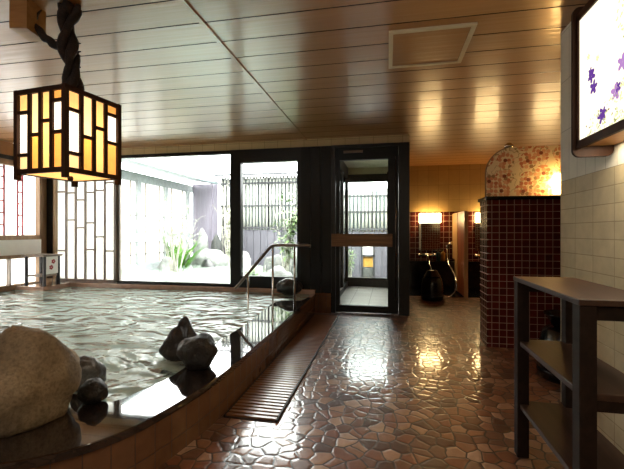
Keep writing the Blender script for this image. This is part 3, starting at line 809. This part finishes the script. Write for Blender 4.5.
MB().box((lp.x - .03, 4.13, PZ + .05), (lp.x + .07, 4.21, PZ + .25), M['ledgelamp'], .01).build('lamp_shade', None, ll)

# ------------------------------------------------------------------ washing area
def bxy(px, py, Y): return on_y(px, py, Y)
def wall_lamp(px, label):
    a = on_y(px, 218, YS)
    t = thing('wall_lamp', label, 'lamp', (a.x, YS, a.z), 'box lamps over the washing places')
    hwid = .205
    MB().box((a.x - hwid, YS - .14, a.z - .10), (a.x + hwid, YS - .02, a.z + .09), M['lampglow'], .008).build('lamp_shade', None, t)
    MB().box((a.x - hwid * .9, YS - .03, a.z - .08), (a.x + hwid * .9, YS - .001, a.z + .09), M['pinewood']).build('back_plate', None, t)
    return t
L0 = wall_lamp(429.5, 'glowing box lamp on the red tiles left of the wooden screen')
dx = on_y(486, 218, YS).x - on_y(429.5, 218, YS).x
L1 = dup(L0, (dx, 0, 0), 'glowing box lamp right of the wooden screen, partly behind the partition', 'box lamps over the washing places')
dup(L0, (on_y(545, 218, YS).x - on_y(429.5, 218, YS).x, 0, 0), 'glowing box lamp hidden behind the floral screen', 'box lamps over the washing places')
# mirrors
a, b = on_y(419.5, 223, YS), on_y(440, 250, YS)
m1 = thing('wall_mirror', 'upright mirror below the box lamp left of the wooden screen', 'mirror', (a.x, YS, b.z), 'mirrors over the washing places')
MB().box((a.x, YS - .012, b.z), (b.x, YS - .006, a.z), M['mirror']).build('mirror_glass', None, m1)
MB().box((a.x - .01, YS - .02, b.z - .012), (b.x + .01, YS - .002, b.z), M['chrome']).box((a.x - .01, YS - .02, b.z), (a.x, YS - .002, a.z), M['chrome']).build('frame', None, m1)
dup(m1, (dx, 0, 0), 'upright mirror right of the wooden screen, beside the partition', 'mirrors over the washing places')
# wooden screen between washing places
Yf = 6.9; sx = on_y(464.5, 210, Yf).x
ts = thing('wooden_screen', 'tall orange wooden screen dividing the washing places', 'screen', (sx, 7.4, 0))
zt_ = on_y(464, 211.5, Yf).z
MB().box((sx, Yf + .03, .04), (sx + .045, 7.83, zt_), M['screenwood']).build('panel', None, ts)
g = MB(); g.box((sx - .004, Yf - .01, .0), (sx + .055, Yf + .03, zt_ + .014), M['screenedge']); g.box((sx - .004, Yf + .03, zt_), (sx + .05, YS - .002, zt_ + .014), M['screenedge'])
g.box((sx - .008, 7.55, .62), (sx + .05, YS - .002, zt_), M['screenedge']); g.box((sx - .008, 7.55, .04), (sx + .05, 7.835, .62), M['screenedge'])
g.build('edge_trim', None, ts)

def lathe_thing(name, label, cat, loc, prof, m, group=None, seg=28, sy=1):
    o = MB().lathe(prof, (0, 0, 0), seg, m, sy).build(name); o.location = loc; return tag(o, label, cat, group)
# black bath stools with basins
def stool(loc, s, l1, l2):
    t = thing('bath_stool', l1, 'stool', loc, 'black bath stools')
    x, y, z = loc
    MB().lathe([(0, 0), (.165 * s, 0), (.185 * s, .02 * s), (.19 * s, .13 * s), (.178 * s, .27 * s), (.16 * s, .37 * s), (.13 * s, .40 * s), (0, .393 * s)], loc, 32, M['blackplastic']).build('seat_drum', None, t)
    g = MB(); g.lathe([(.186 * s, .045 * s), (.196 * s, .055 * s), (.196 * s, .075 * s), (.19 * s, .085 * s)], loc, 32, M['blackplastic']); g.build('foot_ring', None, t)
    zz = .401 * s
    u = MB().lathe([(0, 0), (.075 * s, 0), (.085 * s, .01 * s), (.135 * s, .095 * s), (.148 * s, .105 * s), (.146 * s, .112 * s), (.128 * s, .104 * s), (.078 * s, .02 * s), (0, .016 * s)][::1], (0, 0, 0), 32, M['blackplastic']).build('wash_basin')
    u.location = (x, y, z + zz); tag(u, l2, 'basin', 'black wash basins')
    return t, u
s0 = on_z(432, 299.5, 0)
st, bs = stool((s0.x, s0.y - .0, 0), .98, 'black bath stool on the floor before the left washing place', 'black wash basin tipped over on the stool by the left washing place')
s1 = (1.36, 3.33, 0)
# basin upside down on the far stool
bs.rotation_euler = (PI, 0, 0); bs.location.z += .112 * .98
st2, bs2 = stool(s1, 1.0, 'black bath stool standing behind the open shelf unit', 'black wash basin on the stool behind the open shelf unit')
MB().tube([(s0.x - .06, s0.y - .03, .415), (s0.x - .03, s0.y - .06, .45), (s0.x + .03, s0.y - .06, .45), (s0.x + .06, s0.y - .03, .415)], .009, 8, M['chrome']).build('basin_handle', None, bs) if False else None

# mixer tap, hose, shower head, bottles
def tap(px, label):
    p = on_y(px, 258, 7.95); x = p.x; zt = .69
    t = thing('mixer_tap', label, 'tap', (x, YS, zt), 'chrome mixer taps')
    g = MB(); g.tube([(x - .13, 7.96, zt), (x + .13, 7.96, zt)], .028, 12, M['chrome']); g.tube([(x, 7.96, zt), (x, YS - .002, zt)], .02, 10); g.build('body', None, t)
    for s in (-1, 1): MB().tube([(x + s * .13, 7.96, zt), (x + s * .175, 7.96, zt)], [.034, .03], 12, M['chrome']).build('knob', None, t)
    MB().tube([(x, 7.96, zt), (x, 7.86, zt + .01), (x, 7.78, zt - .02), (x, 7.77, zt - .07)], .014, 10, M['chrome']).build('spout', None, t)
    return t
tp0 = tap(427, 'chrome mixer tap over the black ledge by the left bath stool')
dup(tp0, (on_y(484, 258, 7.95).x - on_y(427, 258, 7.95).x, 0, 0), 'chrome mixer tap beside the red partition edge', 'chrome mixer taps')
hs = thing('hand_shower', 'chrome hand shower with a looping hose beside the wooden screen', 'shower', (on_y(447, 240, YS).x, YS, .6))
def P(px, py, Y): v = on_y(px, py, Y); return (v.x, Y, v.z)
MB().tube([P(452, 243, 7.9), P(449, 244, 7.94), P(447, 248, 8.0)], [.035, .02, .014], 10, M['chrome']).build('shower_head', None, hs)
MB().tube([P(447, 246, YS - .05), P(447, 246, YS - .002)], .02, 10, M['chrome']).build('holder', None, hs)
ctl = [P(447, 248, 8.0), P(448, 262, 7.8), P(453, 272, 7.4), P(456.5, 282, 7.02), P(455.5, 290, 6.99), P(450, 296, 6.98), P(443, 295, 6.98), P(438, 287, 7.0), P(432, 272, 7.4), P(429, 262, 7.9)]
hp = []
for i in range(len(ctl) - 1):
    p0, p1, p2, p3 = [Vector(ctl[max(0, min(len(ctl) - 1, i + d))]) for d in (-1, 0, 1, 2)]
    for k in range(6):
        t = k / 6; hp.append(0.5 * ((2 * p1) + (p2 - p0) * t + (2 * p0 - 5 * p1 + 4 * p2 - p3) * t * t + (3 * p1 - p0 - 3 * p2 + p3) * t ** 3))
hp.append(Vector(ctl[-1]))
for v in hp:
    v.z = max(v.z, .03)
    if v.y > 7.8: v.z = max(v.z, .61)
MB().tube(hp, .011, 8, M['chrome']).build('hose', None, hs)
def bottle(px, Y, label, m, h, r):
    x = on_y(px, 260, Y).x; t = thing('pump_bottle', label, 'bottle', (x, Y, .58), 'pump bottles on the black ledge')
    MB().lathe([(0, 0), (r, 0), (r, h * .78), (r * .8, h * .86), (r * .35, h * .9), (r * .35, h * .94), (0, h * .94)], (x, Y, .58), 18, m).build('body', None, t)
    MB().tube([(x, Y, .58 + h * .9), (x, Y, .58 + h * 1.05), (x - .05, Y - .02, .58 + h * 1.06)], .009, 8, M['blackplastic']).build('pump', None, t)
bottle(443, 7.89, 'yellow pump bottle on the black ledge', M['yellow'], .2, .042)
bottle(438.4, 7.88, 'dark teal pump bottle next to the yellow one', M['bluegreen'], .19, .042)

# ------------------------------------------------------------------ small stand in the bath corner
bx0 = thing('corner_stand', 'small wooden stand with a flower painted white panel in the bath corner', 'stand', (-5.32, 5.2, .27))
ya, yb = 4.93, 5.22; xa, xb = -5.50, -5.14; zt = .80
for x in (xa, xb - .035):
    for y in (ya, yb - .035): MB().box((x, y, .326), (x + .035, y + .035, zt - .03), M['fencedark']).build('leg', None, bx0)
MB().box((xa - .03, ya - .03, zt - .03), (xb + .02, yb + .03, zt), M['greywood'], .004).build('top_board', None, bx0)
pw_ = MB().box((xb - .02, ya + .035, .50), (xb - .005, yb - .035, zt - .03), M['white']).build('front_panel', None, bx0)
g = MB(); random.seed(3)
for cx, cz in ((5.10, .69), (5.06, .60)):
    for k in range(5):
        a = k * 1.256; g.prism([(cx + .022 * math.cos(a) + .016 * math.cos(w), cz + .022 * math.sin(a) + .016 * math.sin(w)) for w in [i * PI / 4 for i in range(8)]], 'x', xb - .005, xb - .003 + k * .0003, M['red'])
g.build('painted_flower', None, pw_)
MB().box((xa + .02, ya + .02, .46), (xb - .02, yb - .02, .485), M['greywood']).build('lower_board', None, bx0)
S(rbox((XL, 4.86, -.3), (-5.08, YB - .12, .325), 'trim_6', M['ledge'], bev=.006), 'stone corner block of the bath under the small stand', 'ledge')
lathe_thing('cup', 'small tan cup on the ledge under the corner stand', 'cup', (-5.21, 5.08, .325), [(0, 0), (.04, 0), (.05, .1), (.044, .1), (.036, .012), (0, .01)], M['pinewood'])

# ------------------------------------------------------------------ garden
GB = 10.3
S(rbox((-9, YB + .1, -.5), (6, 14, -.12), 'ground', M['gravel']), 'pale gravel ground of the garden', 'ground')
gp = MB(); gp.box((XL, YB + .1, -.12), (-2.0, YB + .5, .30), M['ledge']) if False else None
gw = MB().mat(M['gwater']); gw._f([gw.bm.verts.new(p) for p in ((XL, YB + .1, .27), (-1.55, YB + .1, .27), (-1.9, 7.5, .27), (-2.5, 9.4, .27), (-4.2, 9.75, .27), (XL, 9.6, .27))])
S(gw.build('water_garden'), 'steaming outdoor bath water beyond the large window', 'water')
S(rbox((XL, YB + .1, -.12), (-1.5, 9.8, -.05), 'pool_bed', M['pooltile']), 'pale tiled bed of the outdoor bath', 'floor')
# left garden screen wall with windows
gl = MB(); Y0g, Y1g = YB + .1, GB
for z0_, z1_ in ((-.12, .42), (.92, 1.12), (2.3, 2.5)): gl.box((XL - .1, Y0g, z0_), (XL, Y1g, z1_), M['screenpaint'])
yy = Y0g
while yy < Y1g:
    gl.box((XL - .09, yy, .40), (XL + .012, min(yy + .14, Y1g), 2.32), M['screenpaint']); yy += 1.1
S(gl.build('wall_garden'), 'white framed garden screen wall with frosted panes', 'wall')
w4 = S(thing('window_4', None, None, (XL, 8, .42)), 'row of frosted panes in the garden screen wall', 'window')
rbox((XL - .06, Y0g, .42), (XL - .05, Y1g, 2.3), 'frosted_pane', M['frost'], w4)
g = MB()
for z in (.62, 1.52): g.box((XL - .048, Y0g, z), (XL - .02, Y1g, z + .02), M['fencedark'])
for k in range(8): g.box((XL - .048, Y0g + .35 + k * .55, .42), (XL - .02, Y0g + .37 + k * .55, 2.3), M['greywood'])
g.build('glazing_bars', None, w4)
ev = MB(); ev.prism([(XL - .15, 2.66), (-4.75, 2.50), (-4.75, 2.56), (XL - .15, 2.76)], 'y', Y0g + .02, GB - .1, M['eave'])
S(ev.build('roof_eave'), 'grey green metal eave along the garden screen wall', 'roof')
# back boards and fences
bkx = on_y(221, 200, GB).x
g = MB(); x = XL + .62
while x < bkx - .18:
    g.box((x, GB + .05, -.12), (min(x + .15, bkx - .13), GB + .09, 2.62), M['purpleboard']); x += .156
fb_ = g.build('board_fence'); tag(fb_, 'mauve grey board fence at the back of the garden bath', 'fence')
g = MB(); g.box((XL, GB, -.12), (XL + .6, GB + .1, 2.55), M['purpleboard'])
S(g.build('wall_garden_corner'), 'dark wall end under the eave in the garden corner', 'wall')
def fence(name, x0, x1, top, mid, label, Y, cap=True):
    t = thing(name, label, 'fence', ((x0 + x1) / 2, Y, -.12), 'bamboo fences at the back of the garden')
    g = MB(); x = x0 + .03; random.seed(int(abs(x0) * 10))
    while x < x1 - .02:
        r_ = random.uniform(.028, .036); g.tube([(x, Y, mid - .05), (x, Y, top - .02)], r_, 8, M['bamboo']); x += random.uniform(.085, .11)
    g.build('bamboo_canes', None, t)
    for z in (mid, mid + (top - mid) * .42, top - .22):
        MB().box((x0, Y - .065, z - .02), (x1, Y - .035, z + .025), M['fencedark']).build('rail', None, t)
    g = MB(); x = x0
    while x < x1 - .01: g.box((x, Y - .02, -.12), (min(x + .19, x1), Y + .03, mid), M['fencewood']); x += .2
    g.build('lower_boards', None, t)
    if cap:
        MB().prism([(Y - .28, top - .03), (Y + .2, top + .09), (Y + .2, top + .13), (Y - .28, top + .02)], 'x', x0 - .1, x1 + .05, M['fencedark']).build('roof_cap', None, t)
    for x in (x0 + .05, (x0 + x1) / 2, x1 - .05): MB().box((x - .05, Y + .05, -.12), (x + .05, Y + .15, top - .05), M['fencedark']).build('post', None, t)
    S_ = MB().box((x0, Y + .16, -.12), (x1, Y + .18, top - .05), M['eave']).build('backing', None, t)
fence('bamboo_fence', bkx, -2.0, 2.74, 1.27, 'tall bamboo fence with a roof cap seen through the sliding door', GB)
fence('bamboo_fence', -1.95, 1.2, 2.33, 1.22, 'lower bamboo fence without a cap seen through the hinged door', GB + .05, False)

rspec = [((-4.66, 9.50, .36), (.52, .20, .36), 'gardenrock', 'long pale rock at the far edge of the outdoor bath'),
         ((-5.12, 9.95, .52), (.2, .16, .66), 'gardenrock', 'upright pale rock between the green iris and the long rock'),
         ((-3.75, 9.45, .34), (.25, .30, .32), 'gardenrock', 'pale rounded rock at the outdoor bath edge before the bamboo fence'),
         ((-5.22, 8.35, .20), (.2, .2, .36), 'gardenrock', 'low pale rock before the green iris'),
         ((-2.45, 8.35, .32), (.34, .28, .32), 'midrock', 'grey rock at the outdoor bath edge behind the sliding door'),
         ((-1.95, 6.75, .20), (.28, .26, .3), 'gardenrock', 'pale rock below the bamboo plant outside the sliding door'),
         ((-2.35, 9.55, .35), (.4, .30, .38), 'midrock', 'grey rock at the foot of the bamboo fence'),
         ((-4.70, 9.98, .6), (.15, .15, .5), 'midrock', 'pointed grey rock behind the long pale rock')]
for i, (c, s, m, lab) in enumerate(rspec):
    rock('garden_rock', c, s, 30 + i * 2, M[m], lab, 'rock', 'rocks around the outdoor bath', amp=.25, sub=3, freq=1.5, zmin=-.12)
rock('garden_rock', (-4.45, 8.95, .18), (.24, .12, .28), 51, M['blackrock'], 'dark wet rock in the outdoor bath under the long pale rock', 'rock', amp=.2, sub=3, zmin=-.049)

def leaf(mb, p, d, L, W, droop=.3, n=4):
    d = d.normalized(); side = d.cross(Vector((0, 0, 1)));
    side = side.normalized() if side.length > 1e-3 else Vector((1, 0, 0))
    prev = None
    for i in range(n + 1):
        t = i / n; c = p + d * L * t + Vector((0, 0, -droop * L * t * t)); w = W * (math.sin(PI * min(1, t * .85 + .12))) * .5
        a, b = mb.bm.verts.new(c + side * w), mb.bm.verts.new(c - side * w)
        if prev: mb._f([prev[0], prev[1], b, a], True)
        prev = (a, b)
random.seed(12)
# iris clump
base = Vector((-5.3, 8.85, .0))
g = MB().mat(M['leaf'])
for k in range(46):
    a = random.uniform(0, 6.28); d = Vector((math.cos(a) * .45, math.sin(a) * .35, 1)); leaf(g, base + Vector((random.uniform(-.12, .2), random.uniform(-.1, .1), random.uniform(-.02, .1))), d + Vector((.3, 0, 0)), random.uniform(.8, 1.35), .085, .2)
tag(g.build('iris_plant', fix=False), 'bright green iris clump among rocks beside the outdoor bath', 'plant')
def shrub(name, c, h, spread, nb, nl, lm, label, cat, ls=.06, seed=0, lean=(0, 0)):
    random.seed(seed); t = thing(name, label, cat, c)
    st = MB().mat(M['twig']); lf = MB().mat(lm); tips = []
    for k in range(nb):
        a = random.uniform(0, 6.28); s = random.uniform(.2, 1) * spread; hh = h * random.uniform(.7, 1)
        p0 = Vector(c) + Vector((random.uniform(-.06, .06), random.uniform(-.06, .06), 0))
        p3 = Vector(c) + Vector((math.cos(a) * s + lean[0] * hh, math.sin(a) * s * .7 + lean[1] * hh, hh))
        p1 = p0.lerp(p3, .4) + Vector((0, 0, .15 * hh)) + Vector((random.uniform(-.08, .08), 0, 0))
        pts = [p0 * (1 - t_) ** 2 + p1 * 2 * t_ * (1 - t_) + p3 * t_ * t_ for t_ in [i / 7 for i in range(8)]]
        st.tube(pts, [.016 * (1 - i / 9) for i in range(8)], 5)
        for q in range(5):
            i = random.randint(3, 7); b = pts[i]; e = b + Vector((random.uniform(-.3, .3), random.uniform(-.2, .2), random.uniform(.0, .35))) * (spread + .2)
            st.tube([b, b.lerp(e, .5) + Vector((0, 0, .03)), e], [.007, .005, .003], 4); tips += [b.lerp(e, w) for w in (.3, .6, .8, 1)]
        tips += pts[3:]
    st.build('branches', None, t)
    for k in range(nl):
        p = random.choice(tips); a = random.uniform(0, 6.28)
        leaf(lf, p + Vector((random.uniform(-.05, .05), random.uniform(-.05, .05), random.uniform(-.05, .05))), Vector((math.cos(a), math.sin(a), random.uniform(-.5, .4))), random.uniform(.7, 1.3) * ls, ls * .4, .3, 2)
    if nl: lf.build('leaves', None, t, fix=False)
    return t
shrub('flowering_shrub', (-4.62, 7.75, -.05), 2.0, .6, 14, 420, M['shrubleaf'], 'pale wispy shrub in front of the garden screen wall', 'shrub', .075, 2)
p = on_y(166, 258, 9.9); shrub('bare_tree', (p.x, 9.75, -.12), 2.7, .9, 10, 80, M['twig'], 'bare pale tree rising to the eave in the garden corner', 'tree', .05, 5, (-.05, -.1))
p = on_y(205, 255, 9.8); shrub('bare_tree', (-4.25, 9.75, -.12), 2.5, .45, 12, 60, M['twig'], 'slender bare tree before the mauve board fence', 'tree', .05, 8)
p = on_y(228, 258, 8.7); shrub('bamboo_shrub', (p.x, 8.8, -.12), 2.1, .3, 12, 450, M['shrubleaf'], 'pale weeping shrub beside the sliding door post, outside', 'shrub', .09, 9)
p = on_y(283, 272, 7.2); shrub('bamboo_plant', (p.x, 7.4, -.12), 1.9, .42, 9, 380, M['bleaf'], 'leafy green bamboo outside the right half of the sliding door', 'plant', .13, 10)
p = on_y(250, 270, 7.6); shrub('fern_shrub', (p.x, 7.55, -.12), .55, .4, 10, 160, M['bleaf'], 'low green shrub among rocks behind the sliding door', 'shrub', .1, 13)

# small garden lantern behind the lobby door
q = on_y(368, 270, 9.5)
gl_ = thing('garden_lantern', 'small garden lantern with a yellow pane seen through the glass door', 'lantern', (q.x, 9.5, -.12))
MB().box((q.x - .13, 9.4, -.12), (q.x + .13, 9.6, .28), M['midrock'], .01).build('base', None, gl_)
MB().box((q.x - .12, 9.42, .30), (q.x + .12, 9.58, .55), M['yellow']).build('yellow_pane', None, gl_)
g = MB()
for s in (-1, 1): g.box((q.x + s * .15 - .02, 9.38, -.12), (q.x + s * .15 + .02, 9.42, .95), M['fencedark'])
g.box((q.x - .17, 9.38, .55), (q.x + .17, 9.62, .59), M['fencedark']); g.build('frame', None, gl_)
MB().box((q.x - .13, 9.43, .59), (q.x + .13, 9.57, .95), M['white']).build('white_panel', None, gl_)
p = on_y(350, 262, 9.6); shrub('dark_shrub', (p.x, 9.85, -.12), .75, .2, 8, 200, M['bleaf'], 'grey green shrub left of the garden lantern', 'shrub', .09, 15)

# ------------------------------------------------------------------ light
w = bpy.data.worlds.new('sky'); sc.world = w; w.use_nodes = True
nt = w.node_tree; bg = nt.nodes['Background']; bg.inputs[1].default_value = 1.0
tc = nt.nodes.new('ShaderNodeTexCoord'); sp_ = nt.nodes.new('ShaderNodeSeparateXYZ'); nt.links.new(tc.outputs['Generated'], sp_.inputs[0])
rp = nt.nodes.new('ShaderNodeValToRGB'); rp.color_ramp.elements[0].position = 0.0; rp.color_ramp.elements[0].color = (.27, .272, .275, 1)
rp.color_ramp.elements[1].position = .75; rp.color_ramp.elements[1].color = (1, .985, .96, 1)
nt.links.new(sp_.outputs[2], rp.inputs[0]); ml = nt.nodes.new('ShaderNodeVectorMath'); ml.operation = 'SCALE'; ml.inputs['Scale'].default_value = 18.0
nt.links.new(rp.outputs[0], ml.inputs[0]); nt.links.new(ml.outputs[0], bg.inputs[0])
def portal(name, loc, rot, sx, sy):
    l = bpy.data.lights.new(name, 'AREA'); l.shape = 'RECTANGLE'; l.size = sx; l.size_y = sy; l.cycles.is_portal = True
    o = bpy.data.objects.new(name, l); C.objects.link(o); o.location = loc; o.rotation_euler = rot
portal('portal_back', (-2.8, YB + .3, 1.4), (-PI / 2, 0, 0), 3.2, 2.2)
portal('portal_left', (XL - .2, 4.2, 1.3), (0, -PI / 2, 0), 2.1, 2.3)
def area(name, loc, rot, sx, sy, e, c):
    l = bpy.data.lights.new(name, 'AREA'); l.shape = 'RECTANGLE'; l.size = sx; l.size_y = sy; l.energy = e; l.color = c
    o = bpy.data.objects.new(name, l); C.objects.link(o); o.location = loc; o.rotation_euler = rot
area('side_fill', (-2.4, -.9, 2.3), (0, -1.0, .35), 1.0, 1.0, 22, (1, .95, .88))  # added fill light aimed at the right wall, no fixture behind it
area('room_fill', (.4, .4, 2.46), (0, 0, 0), 1.0, 1.0, 12, (1, .86, .66))  # added warm overhead fill for the near part of the room, no fixture

sc.view_settings.view_transform = 'Standard'
sc.view_settings.exposure = 0.5
sc.cycles.use_denoising = True
sc.cycles.max_bounces = 10; sc.cycles.transparent_max_bounces = 12
sc.cycles.sample_clamp_indirect = 8
sc.cycles.caustics_reflective = False; sc.cycles.caustics_refractive = False
